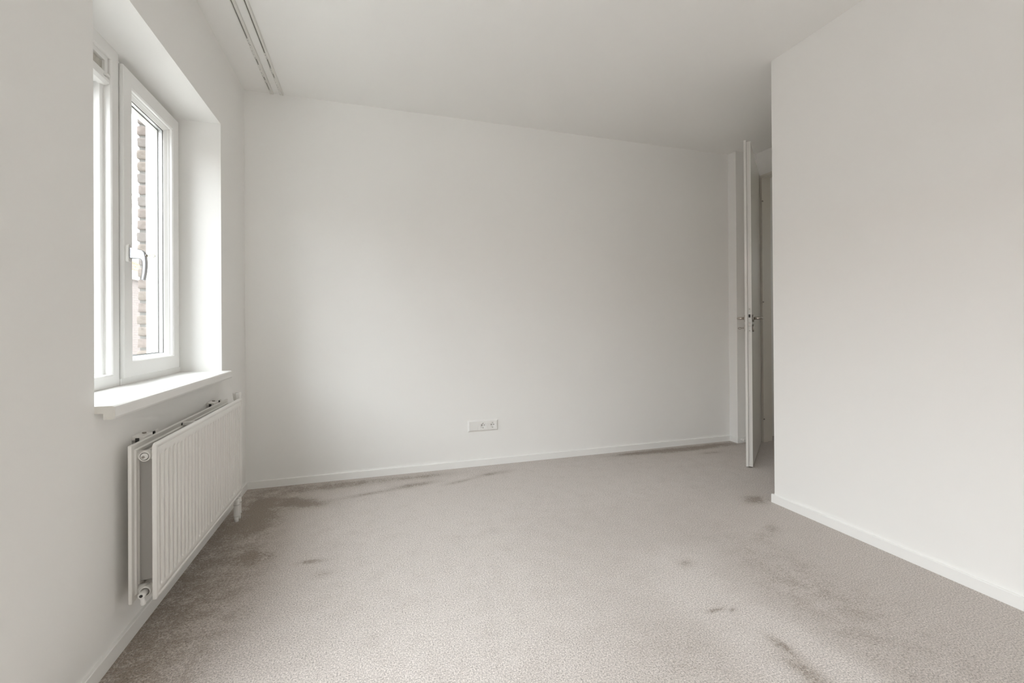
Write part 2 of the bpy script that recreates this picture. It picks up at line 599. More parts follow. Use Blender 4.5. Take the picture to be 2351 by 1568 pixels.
f.ring([(0.0235, -0.2455), (0.0265, -0.2455), (0.0265, -0.2485), (0.0235, -0.2485)], FY0, FY1, FZ0, FZ1 - 0.083)
f.ring([(0.0175, -0.2665), (0.0265, -0.2665), (0.0265, -0.2695), (0.0175, -0.2695)], FY0, FY1, FZ0, FZ1 - 0.083)
f.build('gasket', M_GASKET, win)
# ventilation grille above the fixed pane
VB, VT = FZ1 - 0.105, FZ1
vent = MB()
vent.ring([(0.0, -0.200), (0.019, -0.200), (0.019, -0.226), (0.0, -0.226)], FY0, FY1 - 0.004, VB + 0.025, VT)
vent.prism([(-0.226, VB), (-0.205, VB), (-0.193, VB + 0.008), (-0.193, VB + 0.020), (-0.200, VB + 0.027), (-0.226, VB + 0.027)], 'y', FY0, FY1 - 0.006)
vent.box(-0.300, -0.226, FY0, FY1, VB + 0.0225, VT)
vent = vent.build('ventilation_grille', M_FRAME, win, 0.001)
MB().box(-0.2245, -0.2235, FY0 + 0.019, FY1 - 0.023, VB + 0.044, VT - 0.023).build('grille_back', M_DARK, vent)
g = MB()
gy0, gy1, gz0, gz1 = FY0 + 0.019, FY1 - 0.023, VB + 0.043, VT - 0.022
ny, nz = int((gy1 - gy0) / 0.0062), 7
for i in range(ny + 1):
    y = gy0 + i * (gy1 - gy0) / ny
    g.box(-0.212, -0.2095, y - 0.0013, y + 0.0013, gz0, gz1)
for k in range(nz + 1):
    z = gz0 + k * (gz1 - gz0) / nz
    g.box(-0.2125, -0.210, gy0, gy1, z - 0.0013, z + 0.0013)
gm = g.build('grille_mesh', M_VENT, vent)
gm['kind'] = 'stuff'
MB().box(-0.200, -0.186, FY1 - 0.034, FY1 - 0.014, VB + 0.026, VB + 0.034).build('slide_knob', M_FRAME, vent, 0.002)

# hinged sash on the right: mitred profile with rebate and bead
SY0, SY1, SZ0, SZ1 = 2.155, 2.684, 0.815, 2.066
XS = -0.176
f = MB()
f.ring([(0.000, -0.250), (0.000, XS - 0.002), (0.002, XS), (0.062, XS), (0.067, XS - 0.005), (0.067, XS - 0.014),
        (0.071, XS - 0.018), (0.071, XS - 0.020), (0.080, XS - 0.034), (0.080, -0.213), (0.066, -0.213), (0.066, -0.236), (0.080, -0.236),
        (0.080, -0.250)], SY0, SY1, SZ0, SZ1)
sash = f.build('sash', M_FRAME, win)
f = MB()
f.ring([(0.078, -0.2135), (0.0815, -0.2135), (0.0815, -0.2165), (0.078, -0.2165)], SY0, SY1, SZ0, SZ1)
f.ring([(0.078, -0.2325), (0.0835, -0.2325), (0.0835, -0.2355), (0.078, -0.2355)], SY0, SY1, SZ0, SZ1)
f.build('gasket', M_GASKET, sash)
f = MB()
f.ring([(0.066, -0.2165), (0.0805, -0.2165), (0.0805, -0.2325), (0.066, -0.2325)], SY0, SY1, SZ0, SZ1)
f.build('spacer', M_SPACER, sash)
for x in (-0.215, -0.234):
    MB().box(x - 0.0014, x + 0.0014, SY0 + 0.070, SY1 - 0.070, SZ0 + 0.070, SZ1 - 0.070).build('pane', M_GLASS, sash)

MB().box(-0.200, -0.192, MY1 + 0.0003, SY0 - 0.0003, SZ0 + 0.002, SZ1 - 0.002).build('gap_shade', M_GASKET, win)  # dark strip added so the gap beside the mullion reads as shaded

# sash handle: rosette, neck with lever, lock button and key
HYc, HZ = 2.176, 1.316
hd = MB().prism([(HYc - 0.013, HZ - 0.030), (HYc - 0.008, HZ - 0.035), (HYc + 0.008, HZ - 0.035), (HYc + 0.013, HZ - 0.030),
                 (HYc + 0.013, HZ + 0.030), (HYc + 0.008, HZ + 0.035), (HYc - 0.008, HZ + 0.035), (HYc - 0.013, HZ + 0.030)],
                'x', XS, XS + 0.011).build('sash_handle', M_PLAST, win, 0.002)
lv = bmesh.new()
# lever outline in the x-z plane, extruded along y with rounding
top = []
out_pts = [(-0.166, 1.340), (-0.140, 1.334), (-0.121, 1.328), (-0.1145, 1.322), (-0.1105, 1.305), (-0.1085, 1.285), (-0.1085, 1.265),
           (-0.1105, 1.240), (-0.1150, 1.212), (-0.1160, 1.2085),
           (-0.1270, 1.2085), (-0.1275, 1.212), (-0.1240, 1.240), (-0.1225, 1.265), (-0.1230, 1.282), (-0.1260, 1.290), (-0.1320, 1.2935),
           (-0.150, 1.2940), (-0.166, 1.2940)]
mb = MB()
mb.prism([(x, z) for x, z in out_pts], 'y', HYc - 0.009, HYc + 0.009)
mb.build('lever', M_ALU, hd, 0.0035, 3)
MB().lathe([(0.0062, 0), (0.0062, 0.004), (0.0045, 0.006)], (-0.1130, HYc - 0.001, 1.3085), (1, 0, 0.0), 16).build('lock_button', M_DSTEEL, hd)
k = MB()
k.box(-0.108, -0.098, HYc - 0.002, HYc + 0.002, 1.3065, 1.3105)
ang = [2 * math.pi * i / 20 for i in range(20)]
k.prism([(-0.0900 + 0.0105 * math.cos(a) - (0.006 if math.cos(a) < -0.8 else 0), 1.3085 + 0.0070 * math.sin(a)) for a in ang], 'y', HYc - 0.0022, HYc + 0.0022)
k.build('key', M_KEY, hd, 0.0006)
MB().lathe([(0.0022, -0.0026), (0.0022, 0.0026)], (-0.0845, HYc, 1.3085), (0, 1, 0), 12).build('key_hole', M_FRAME, hd)

# exterior head, sill and jamb lining of the window
f = MB()
f.box(-0.345, -0.25, W0, W1, 0.74, 0.800)
f.build('outer_sill', M_FRAME, win, 0.002)
f = MB()
f.box(-0.298, -0.250, SY1 - 0.045, SY1 + 0.02, 0.80, 2.05)
f.build('outer_jamb', M_FRAME, win, 0.001)
f = MB()
f.box(-0.298, -0.250, SY0, SY1, 2.012, 2.06)
f.build('outer_head', M_FRAME, win, 0.001)

# inner window sill with rounded nose and end cap
sill_prof = [(-0.190, 0.765), (0.021, 0.765), (0.021, 0.747), (0.040, 0.747), (0.046, 0.749), (0.049, 0.755), (0.049, 0.778), (0.047, 0.784),
             (0.041, 0.787), (-0.190, 0.787)]
sill = MB().prism(sill_prof, 'y', W0 + 0.002, W1).build('trim_1', M_SILL)
struct(sill, 'thick white window sill with rounded nose above radiator', 'window sill')
MB().prism([(x, z) for x, z in [(0.0, 0.766), (0.0205, 0.766), (0.0205, 0.7475), (0.040, 0.7475), (0.0457, 0.7495), (0.0485, 0.755), (0.0485, 0.778), (0.0465, 0.7835),
             (0.041, 0.7865), (0.0, 0.7865)]], 'y', W0 + 0.0003, W0 + 0.002).build('end_cap', M_SILLCAP, sill)

# second window in the same wall, beside the viewer (out of the picture, added and sized to light the near part of the room)
added_win2 = empty('added_window_2', (-0.19, V0, VZ0))
struct(added_win2, 'tall white glazed doors added beside the viewer to light the room', 'window')
f = MB()
f.ring([(0, XF), (0.045, XF), (0.045, -0.30), (0, -0.30)], V0, V1, VZ0, VZ1)
f.build('outer_frame', M_FRAME, added_win2, 0.0015)
vm = (V0 + V1) / 2
for a, c in ((V0 + 0.045, vm), (vm, V1 - 0.045)):
    f = MB()
    f.ring([(0, -0.21), (0.055, -0.21), (0.055, -0.27), (0, -0.27)], a, c, VZ0 + 0.045, VZ1 - 0.045)
    f.build('sash', M_FRAME, added_win2, 0.001)
    MB().box(-0.242, -0.238, a + 0.04, c - 0.04, VZ0 + 0.085, VZ1 - 0.085).build('pane', M_GLASS, added_win2)

added_win3 = empty('added_window_3', (5.45, 2.30, 1.45))  # unseen hallway window, added to brighten the hall
struct(added_win3, 'small added window lighting the hallway, out of view', 'window')
f = MB()
f.ring([(0, 5.42), (0.05, 5.42), (0.05, 5.48), (0, 5.48)], 2.30, 2.70, 1.45, 2.00)
f.build('window_frame', M_FRAME, added_win3, 0.0015)
MB().box(5.448, 5.452, 2.34, 2.66, 1.49, 1.96).build('pane', M_GLASS, added_win3)

# ================================================================== OUTSIDE
# outer brick leaf of our own facade
w = MB()
XB0, XB1 = -0.342, -0.300
w.box(XB0 + 0.006, XB1, -1.9, V0 - 0.02, -3.0, 3.2).box(XB0 + 0.006, XB1, V1 + 0.02, W0 - 0.02, -3.0, 3.2)
w.box(XB0 + 0.006, XB1, V0 - 0.02, V1 + 0.02, -3.0, VZ0).box(XB0 + 0.006, XB1, V0 - 0.02, V1 + 0.02, VZ1, 3.2)
w.box(XB0 + 0.006, XB1, 2.668, 6.0, -3.0, 3.2)
w.box(XB0 + 0.006, XB1, W0 - 0.02, 2.668, -3.0, 0.74).box(XB0 + 0.006, XB1, W0 - 0.02, 2.668, 2.10, 3.2)
ext = w.build('wall_outside', M_MORTAR)
struct(ext, 'weathered pinkish brick outer face seen beside the right window pane', 'wall')


def brick_mesh(i):
    bm = bmesh.new()
    sx, sy, sz = 0.047, 0.205, 0.0475
    bmesh.ops.create_grid(bm, x_segments=1, y_segments=1, size=0.5)
    bm.clear()
    bmesh.ops.create_cube(bm, size=1.0)
    bmesh.ops.subdivide_edges(bm, edges=bm.edges[:], cuts=7, use_grid_fill=True)
    for v in bm.verts:
        c = v.co.copy()
        # worn, rounded arrises
        q = Vector((c.x * sx, c.y * sy, c.z * sz))
        cr = 0.007
        inner = Vector((max(-sx / 2 + cr, min(sx / 2 - cr, q.x)), max(-sy / 2 + cr, min(sy / 2 - cr, q.y)), max(-sz / 2 + cr, min(sz / 2 - cr, q.z))))
        dlt = q - inner
        if dlt.length > cr:
            q = inner + dlt.normalized() * cr
        n = noise.noise(Vector((q.x * 60 + i * 9, q.y * 25, q.z * 60)))
        n2 = noise.noise(Vector((q.x * 150 + i * 5, q.y * 60 + 3, q.z * 150)))
        q += q.normalized() * (0.0034 * n + 0.0018 * n2)
        v.co = q
    me = bpy.data.meshes.new('brick')
    bm.to_mesh(me)
    bm.free()
    for p in me.polygons:
        p.use_smooth = True
    me.materials.append(M_BRICKS[i % 3])
    return me


BM = [brick_mesh(i) for i in range(6)]
rb = random.Random(3)
z = 0.80
k = 0
while z < 2.14:
    o = bpy.data.objects.new('brick', BM[rb.randrange(6)])
    COL.objects.link(o)
    o.location = (XB0 + 0.0235 + rb.uniform(-0.004, 0.003), 2.655 + 0.1025 + rb.uniform(-0.002, 0.002), z + 0.024)
    o.rotation_euler = (rb.uniform(-0.012, 0.012), rb.uniform(-0.03, 0.03), rb.uniform(-0.01, 0.01))
    o.parent = ext
    z += 0.0585
    k += 1

# street far below the window
o = MB().box(-60, 60, -40, 80, -3.2, -3.0).build('ground_street', M_STREET)
struct(o, 'pale paved street below the window', 'street')

# row house across the street
XH = -8.0
hs = empty('row_house', (XH, 24, -3.0))
tag(hs, 'sunlit brick row house with orange tiled roof seen through right pane', 'house')
MB().box(XH - 9, XH, -25, 40, -3.0, 2.95).build('brick_wall', M_FARBRICK, hs)
MB().box(XH - 9, XH - 0.25, 9, 40, 2.95, 6.15).build('upper_wall', M_RENDER, hs)
MB().box(XH - 0.05, XH + 0.14, -25, 40, 2.95, 3.28).build('gutter', M_RENDER, hs, 0.02)
MB().box(XH - 0.10, XH + 0.20, 9, 40, 5.92, 6.10).build('cornice', M_RENDER, hs, 0.02)
MB().box(XH + 0.16, XH + 0.24, 9, 40, 6.06, 6.14).build('gutter', M_GUTTER, hs, 0.02)
MB().box(XH - 0.02, XH + 0.05, 9, 40, 4.28, 4.36).build('ledge', M_GUTTER, hs, 0.01)


def tiled(x0, z0, x1, z1, rows, name, ya=-25.0):
    t = MB()
    for r in range(rows):
        a, b_ = r / rows, (r + 1) / rows
        xa, za = x0 + (x1 - x0) * a, z0 + (z1 - z0) * a
        xb, zb = x0 + (x1 - x0) * b_, z0 + (z1 - z0) * b_
        y = ya + (0.12 if r % 2 else 0)
        while y < 40:
            t.prism([(xa, za), (xb, zb), (xb, zb + 0.03), (xa, za + 0.055)], 'y', y, y + 0.25)
            y += 0.28
    o_ = t.build(name, M_TILE, hs)
    o_['kind'] = 'stuff'
    return o_


tiled(XH + 0.18, 6.10, XH - 2.4, 7.55, 9, 'roof_tiles', 9.0)
tiled(XH + 0.10, 3.28, XH - 0.26, 3.72, 3, 'canopy_tiles')
MB().prism([(XH + 0.1, 6.08), (XH - 2.4, 7.52), (XH - 6.0, 6.08)], 'y', 9, 40).build('roof', M_RENDER, hs)
for wy in (13.2, 16.4, 19.95, 23.4, 26.8, 30.2):
    wf = MB().box(XH - 0.27, XH - 0.20, wy, wy + 1.3, 4.50, 5.65).build('window', M_RENDER, hs)
    MB().box(XH - 0.215, XH - 0.19, wy + 0.08, wy + 0.62, 4.58, 5.57).box(XH - 0.215, XH - 0.19, wy + 0.68, wy + 1.22, 4.58, 5.57).build('pane', M_PANE2, wf)

# ================================================================== RADIATOR
RY0, RY1, RZ0, RZ1 = 1.682, 2.664, 0.152, 0.648
rad = empty('radiator', (0.08, (RY0 + RY1) / 2, 0.0))
tag(rad, 'white fluted double panel radiator on left wall under window', 'radiator')


def sstep(a, b, t):
    t = max(0.0, min(1.0, (t - a) / (b - a)))
    return t * t * (3 - 2 * t)


def panel(name, xf, thick, sgn):
    """pressed steel panel: rim, raised field with vertical flutes"""
    pitch = 0.0333
    ys = {RY0, RY1}
    for d in (0.002, 0.004, 0.006, 0.009, 0.012, 0.014, 0.016, 0.018, 0.021):
        ys |= {RY0 + d, RY1 - d}
    k = 0
    while RY0 + 0.026 + k * pitch < RY1 - 0.022:
        for t in (0.14, 0.17, 0.21, 0.24, 0.37, 0.58, 0.61, 0.65, 0.68, 0.91):
            y = RY0 + 0.026 + (k + t) * pitch
            if RY0 + 0.022 < y < RY1 - 0.022:
                ys.add(y)
        k += 1
    ys = sorted(ys)
    n = len(ys) - 1
    zh = [0, 0.002, 0.004, 0.006, 0.009, 0.0125, 0.014, 0.016, 0.018, 0.0195, 0.030, 0.037, 0.040, 0.043, 0.046, 0.055, 0.12]
    zr = zh + [0.248] + [0.496 - z for z in reversed(zh)]
    bm = bmesh.new()
    hh = RZ1 - RZ0
    cr = 0.014
    grid = []
    for zt in zr:
        row = []
        for y in ys:
            dz = min(zt, hh - zt)
            dy = min(y - RY0, RY1 - y)
            d = min(dz, dy)
            h = -0.006 + 0.006 * sstep(0.0, 0.006, d)                       # rolled outer edge
            h += -0.0026 * math.exp(-((d - 0.016) / 0.0022) ** 2)           # seam line inside the rim
            ph = ((y - RY0 - 0.026) % pitch) / pitch
            groove = sstep(0.14, 0.24, ph) * (1 - sstep(0.58, 0.68, ph))
            inside = sstep(0.037, 0.046, dz) * (1 if (y - RY0 > 0.022 and RY1 - y > 0.022) else 0)
            h -= 0.0065 * groove * inside
            yy, zz = y, RZ0 + zt
            # rounded corners
            ey, ez = max(0, cr - (y - RY0), cr - (RY1 - y)), max(0, cr - zt, cr - (hh - zt))
            if ey > 0 and ez > 0:
                l_ = math.hypot(ey, ez)
                if l_ > cr:
                    sy = 1 if y - RY0 < cr else -1
                    sz = 1 if zt < cr else -1
                    yy = y + sy * ey * (1 - cr / l_)
                    zz = RZ0 + zt + sz * ez * (1 - cr / l_)
            row.append(bm.verts.new((xf + sgn * h, yy, zz)))
        grid.append(row)
    back = [[bm.verts.new((xf - sgn * thick, v.co.y, v.co.z)) for v in row] for row in (grid[0], grid[-1])]
    lft = [bm.verts.new((xf - sgn * thick, r[0].co.y, r[0].co.z)) for r in grid]
    rgt = [bm.verts.new((xf - sgn * thick, r[-1].co.y, r[-1].co.z)) for r in grid]
    for a, b_ in zip(grid, grid[1:]):
        for i in range(n):
            bm.faces.new((a[i], a[i + 1], b_[i + 1], b_[i])).smooth = True
    for row, bk in ((grid[0], back[0]), (grid[-1], back[1])):
        for i in range(n):
            bm.faces.new((row[i], row[i + 1], bk[i + 1], bk[i]))
    for j in range(len(grid) - 1):
        bm.faces.new((grid[j][0], grid[j + 1][0], lft[j + 1], lft[j]))
        bm.faces.new((grid[j][-1], grid[j + 1][-1], rgt[j + 1], rgt[j]))
    bm.faces.new((lft[0], lft[-1], rgt[-1], rgt[0]))
    bmesh.ops.remove_doubles(bm, verts=bm.verts[:], dist=1e-5)
    m_ = MB()
    m_.b.free()
    m_.b = bm
    return m_.build(name, M_RAD, rad)


panel('front_panel', 0.110, 0.010, 1)
# rear panel: flat pressed sheet with stepped rim facing the room
bk = MB()
bk.box(0.036, 0.046, RY0, RY1, RZ0, RZ1 - 0.002)
bk = bk.build('rear_panel', M_RAD, rad, 0.003, 3)
st = MB()
st.ring([(0.018, 0.046), (0.022, 0.050), (0.030, 0.050), (0.034, 0.046)], RY0, RY1, RZ0, RZ1)
st.ring([(0.040, 0.046), (0.043, 0.049), (0.050, 0.049), (0.053, 0.046)], RY0, RY1, RZ0, RZ1)
st.build('rib', M_RAD, bk)
# convector sheet between the panels
cv = MB()
cpts, y = [], RY0 + 0.048
flip = 0
while y < RY1 - 0.06:
    xa = 0.050 if flip == 0 else 0.084
    cpts.append((xa, y))
    cpts.append((xa, y + 0.014))
    y += 0.016
    flip ^= 1
poly = cpts + [(x + 0.001, yy + 0.0008) for x, yy in reversed(cpts)]
A = [cv.b.verts.new((x, yy, 0.205)) for x, yy in cpts]
B = [cv.b.verts.new((x, yy, 0.590)) for x, yy in cpts]
for i in range(len(cpts) - 1):
    cv.b.faces.new((A[i], A[i + 1], B[i + 1], B[i]))
cvo = cv.build('convector', M_CONV, rad)
sd = cvo.modifiers.new('sheet', 'SOLIDIFY')
sd.thickness = 0.0008
MB().box(0.050, 0.094, RY0 + 0.0475, RY0 + 0.0490, 0.203, 0.592).build('convector_end', M_CONV, rad)
# bridge strap on top
MB().box(0.044, 0.102, 2.075, 2.100, 0.628, 0.640).build('strap', M_RAD, rad, 0.001)
MB().box(0.0455, 0.0475, 2.064, 2.076, 0.631, 0.640).build('strap_slot', M_DARK, rad)


def lerp_tee(z, name):
    t = MB()
    t.tube([(0.042, RY0 + 0.040, z), (0.104, RY0 + 0.040, z)], 0.0145, 20)
    t.lathe([(0.0150, 0.0), (0.0160, 0.012), (0.0165, 0.028), (0.0150, 0.030), (0.0125, 0.030), (0.0125, 0.024)], (0.074, RY0 + 0.044, z), (0, -1, 0), 24, cap=True)
    return t.build(name, M_RAD, rad)


tp = lerp_tee(0.607, 'manifold')
MB().lathe([(0.0128, 0.0), (0.0128, 0.0006)], (0.074, RY0 + 0.0165, 0.607), (0, -1, 0), 24).build('plug_gap', M_DARK, tp)
MB().lathe([(0.0105, 0), (0.0105, 0.004), (0.009, 0.005)], (0.074, RY0 + 0.018, 0.607), (0, -1, 0), 24).build('plug', M_PLAST, tp)
MB().lathe([(0.0040, 0), (0.0040, 0.003)], (0.0715, RY0 + 0.0135, 0.605), (0, -1, 0), 14).build('vent_screw', M_DSTEEL, tp)
bt = lerp_tee(0.180, 'manifold')
MB().lathe([(0.0128, 0.0), (0.0128, 0.0006)], (0.074, RY0 + 0.0165, 0.180), (0, -1, 0), 24).build('plug_gap', M_DSTEEL, bt)
dv = MB()
dv.lathe([(0.0098, 0), (0.0098, 0.026), (0.0085, 0.028)], (0.074, RY0 + 0.018, 0.180), (0, -1, 0), 24)
dv.lathe([(0.0060, 0), (0.0060, 0.017), (0.0070, 0.018), (0.0070, 0.026), (0.005, 0.027)], (0.074, RY0 - 0.003, 0.176), (0.15, 0, -1), 18)
dv.build('drain_valve', M_PLAST, bt)
MB().lathe([(0.0045, 0), (0.0045, 0.0012)], (0.074, RY0 - 0.0099, 0.180), (0, -1, 0), 14).build('drain_screw', M_DARK, bt)

# wall brackets that show above the rear panel
for y in (1.80, 2.50):
    b_ = MB()
    b_.box(0.000, 0.003, y - 0.015, y + 0.085, 0.56, 0.652)
    b_.prism([(0.003, 0.640), (0.034, 0.640), (0.034, 0.652), (0.003, 0.656)], 'y', y - 0.012, y + 0.055)
    b_.box(0.030, 0.036, y + 0.075, y + 0.095, 0.62, 0.655)
    br = b_.build('bracket', M_RAD, rad, 0.0015)
    MB().lathe([(0.006, 0), (0.006, 0.004)], (0.018, y + 0.035, 0.654), (0, 0, 1), 14).build('clip', M_DSTEEL, br)
    MB().box(0.013, 0.023, y - 0.0150, y - 0.012, 0.634, 0.648).build('slot', M_DARK, br)
    MB().box(0.0300, 0.0345, y + 0.066, y + 0.075, 0.640, 0.652).build('slot', M_DARK, br)

# thermostat knob and valve
vk = MB()
vk.lathe([(0.013, 0.615 - 0.6), (0.013, 0.035), (0.0170, 0.036), (0.0212, 0.070), (0.0212, 0.073), (0.0195, 0.075), (0.0165, 0.075), (0.0150, 0.072)],
         (0.085, 2.672, 0.600), (0, 0, 1), 8)
for f_ in vk.b.faces:
    f_.smooth = False
vk = vk.build('valve_knob', M_PLAST, rad, 0.0008)
MB().lathe([(0.0085, 0), (0.0085, 0.002)], (0.085, 2.672, 0.672), (0, 0, 1), 18).build('knob_cap', M_CONV, vk)
MB().lathe([(0.0145, 0), (0.0145, 0.0025)], (0.085, 2.672, 0.6365), (0, 0, 1), 18).build('knob_collar', M_DARK, vk)
# supply pipes at the far end with twin valve block and floor collars
for y in (2.672, 2.714):
    p = MB()
    p.lathe([(0.0105, 0.0), (0.0105, 0.075)], (0.080, y, 0.100), (0, 0, 1), 20)
    p.lathe([(0.0135, 0.0), (0.0130, 0.004), (0.0130, 0.060), (0.0138, 0.061), (0.0138, 0.068), (0.0128, 0.069), (0.0128, 0.078), (0.0120, 0.085), (0.0105, 0.088)],
            (0.080, y, 0.028), (0, 0, 1), 20)
    p.lathe([(0.0105, 0.0), (0.0105, 0.030)], (0.080, y, -0.002), (0, 0, 1), 20)
    pp = p.build('supply_pipe', M_PLAST, rad)
    MB().lathe([(0.0137, 0.0), (0.0137, 0.0015)], (0.080, y, 0.0865), (0, 0, 1), 20).build('pipe_ring', M_CONV, pp)
MB().box(0.070, 0.092, 2.655, 2.728, 0.130, 0.150).build('valve_block', M_PLAST, rad, 0.004)

# ================================================================== CURTAIN TRACKS
def track(name, xc, dark_runs, y1, label):
    """ceiling track: slotted extrusion; gliders fill the slot between the open runs"""
    t = empty(name, (xc, 1.5, H))
    tag(t, label, 'curtain track', 'curtain tracks on the ceiling')
    zb = H - 0.011
    hw, sl = 0.0105, 0.0025
    off = -0.0040      # slot sits towards the window side
    pr = [(xc - hw, H), (xc - hw, zb), (xc + off - sl, zb), (xc + off - sl, H - 0.0020), (xc + off + sl, H - 0.0020), (xc + off + sl, zb), (xc + hw - 0.002, zb),
          (xc + hw, zb + 0.002), (xc + hw, H)]
    MB().prism(pr, 'y', -0.6, y1).build('rail', M_TRACK, t)
    MB().box(xc + off - sl, xc + off + sl, -0.6, y1 - 0.001, H - 0.0030, H - 0.0015).build('slot', M_SLOT, t)
    MB().prism([(xc - hw, H), (xc - hw, zb), (xc + hw, zb), (xc + hw, H)], 'y', y1, y1 + 0.004).build('end_stop', M_PLAST, t, 0.001)
    # gliders in the closed runs
    y = dark_runs[0][1]
    runs = dark_runs + [(y1, y1)]
    for (a, b_), (c, d) in zip(runs, runs[1:]):
        n_ = max(1, int(round((c - b_) / 0.030)))
        st_ = (c - b_) / n_
        for i in range(n_):
            y0 = b_ + i * st_
            g_ = MB()
            g_.box(xc + off - sl + 0.0002, xc + off + sl - 0.0002, y0, y0 + st_ * 0.96, zb - 0.0006, H - 0.0032)
            ym = y0 + st_ * 0.5
            g_.box(xc + off - 0.0012, xc + off + 0.0012, ym - 0.004, ym + 0.004, zb - 0.008, zb)
            g_.build('glider', M_PLAST, t)
    return t


track('curtain_track', 0.1590, [(-0.6, 2.605), (2.655, 2.664), (2.790, 2.846), (2.975, 3.012), (3.045, 3.130)], 3.180,
      'thin white ceiling curtain track nearer the window wall')
track('curtain_track', 0.2175, [(-0.6, 2.715), (2.775, 2.870), (2.922, 2.972)], 3.178,
      'thin white ceiling curtain track farther from the window wall')

# ================================================================== WALL OUTLET
OX0, OX1, OZ0, OZ1 = 1.422, 1.648, 0.252, 0.333
so = empty('power_outlet', ((OX0 + OX1) / 2, L, (OZ0 + OZ1) / 2))
tag(so, 'white triple frame wall outlet with two round sockets', 'power outlet')


def oframe():
    b = MB()
    def rr(ins, y):
        return [b.b.verts.new(p) for p in ((OX0 + ins, y, OZ0 + ins), (OX1 - ins, y, OZ0 + ins), (OX1 - ins, y, OZ1 - ins), (OX0 + ins, y, OZ1 - ins))]
    loops = [rr(0, L), rr(0, L - 0.003), rr(0.0085, L - 0.0105), rr(0.0100, L - 0.0105), rr(0.0100, L)]
    for a, c in zip(loops, loops[1:]):
        for k_ in range(4):
            b.b.faces.new((a[k_], a[(k_ + 1) % 4], c[(k_ + 1) % 4], c[k_]))
    for xm in (OX0 + 0.0760, OX0 + 0.1500):
        b.box(xm - 0.0035, xm + 0.0035, L - 0.0102, L, OZ0 + 0.0098, OZ1 - 0.0098)
    return b.build('cover_frame', M_SOCK, so)


oframe()
cells = [(OX0 + 0.0104, OX0 + 0.0722), (OX0 + 0.0798, OX0 + 0.1462), (OX0 + 0.1538, OX1 - 0.0104)]
MB().box(OX0 + 0.008, OX1 - 0.008, L - 0.0004, L, OZ0 + 0.008, OZ1 - 0.008).build('back_plate', M_SOCK, so)
MB().box(cells[0][0], cells[0][1], L - 0.0098, L, OZ0 + 0.0105, OZ1 - 0.0105).build('blank_plate', M_SOCK, so, 0.0006)
for (a, c) in cells[1:]:
    xm, zm = (a + c) / 2, (OZ0 + OZ1) / 2
    b = MB()
    seg, R_ = 32, 0.0198
    yf, yd = L - 0.0098, L - 0.0006
    # square face plate with a round well
    z0_, z1_ = OZ0 + 0.0105, OZ1 - 0.0105
    ring_i, ring_o, ring_d = [], [], []
    an0 = math.atan2((z1_ - z0_) / 2, (c - a) / 2)
    angs = sorted([2 * math.pi * k_ / seg for k_ in range(seg)] + [an0, math.pi - an0, math.pi + an0, 2 * math.pi - an0])
    seg = len(angs)
    for an in angs:
        ca, sa = math.cos(an), math.sin(an)
        s_ = min((c - a) / 2 / max(abs(ca), 1e-6), (z1_ - z0_) / 2 / max(abs(sa), 1e-6))
        ring_o.append(b.b.verts.new((xm + ca * s_, yf, zm + sa * s_)))
        ring_i.append(b.b.verts.new((xm + ca * R_, yf, zm + sa * R_)))
        ring_d.append(b.b.verts.new((xm + ca * R_ * 0.97, yd - 0.0005, zm + sa * R_ * 0.97)))
    for k_ in range(seg):
        n_ = (k_ + 1) % seg
        b.b.faces.new((ring_o[k_], ring_o[n_], ring_i[n_], ring_i[k_]))
        b.b.faces.new((ring_i[k_], ring_i[n_], ring_d[n_], ring_d[k_])).smooth = True
    b.b.faces.new(ring_d)
    so_ = b.build('socket_plate', M_SOCK, so)
    h_ = MB()
    for dx in (-0.0095, 0.0095):
        h_.lathe([(0.0030, 0), (0.0030, 0.0012)], (xm + dx, yd - 0.0002, zm + 0.002), (0, -1, 0), 14)
    h_.build('pin_hole', M_DARK, so_)
    for sz in (-1, 1):
        MB().box(xm - 0.0025, xm + 0.0025, yf + 0.002, yd, zm + sz * 0.0172 - 0.0018, zm + sz * 0.0172 + 0.0018).build('earth_clip', M_DSTEEL, so_, 0.0006)
    MB().lathe([(0.0020, 0), (0.0020, 0.001)], (xm, yd - 0.0002, zm + 0.002), (0, -1, 0), 12).build('centre_screw', M_STEEL, so_)
# wells must cut into the wall: a recess box hole is avoided by the plate depth (wall face lies behind the plates)

# ================================================================== DOOR
door = empty('door_1', (4.0, 3.06, 0))
struct(door, 'white rebated door standing half open with steel lever handle', 'door')
A0 = Vector((3.331, 2.512, 0))
th = math.radians(39.9)
u = Vector((math.cos(th), math.sin(th), 0))
nl = Vector((-math.sin(th), math.cos(th), 0))
DW = 0.868
MX = Matrix(((u.x, nl.x, 0, A0.x), (u.y, nl.y, 0, A0.y), (0, 0, 1, 0), (0, 0, 0, 1)))   # local: x along leaf from lead edge, y towards left face
leaf = MB()
leaf.box(0, DW, 0, 0.0265, 0.010, 2.319, MX)
leaf.box(-0.013, DW, 0.0265, 0.0425, 0.010, 2.329, MX)
leaf = leaf.build('leaf', M_DOOR, door, 0.0012)
# lock: forend, latch, bolt, screws on the lead edge
lk = MB().box(-0.0008, 0.001, 0.0045, 0.0235, 0.962, 1.138, MX).build('lock_plate', M_LOCK, door)
MB().box(-0.0022, 0.0, 0.0085, 0.0205, 1.068, 1.090, MX).build('latch', M_DARK, lk)
MB().box(-0.0020, 0.0, 0.0095, 0.0195, 1.010, 1.032, MX).build('bolt', M_DSTEEL, lk)
sc_ = MB()
for z in (1.128, 0.974):
    sc_.lathe([(0.0042, 0), (0.0042, 0.0014)], MX @ Vector((-0.0004, 0.014, z)), -u, 12)
sc_o = sc_.build('screw', M_DSTEEL, lk)
sc_o['kind'] = 'stuff'


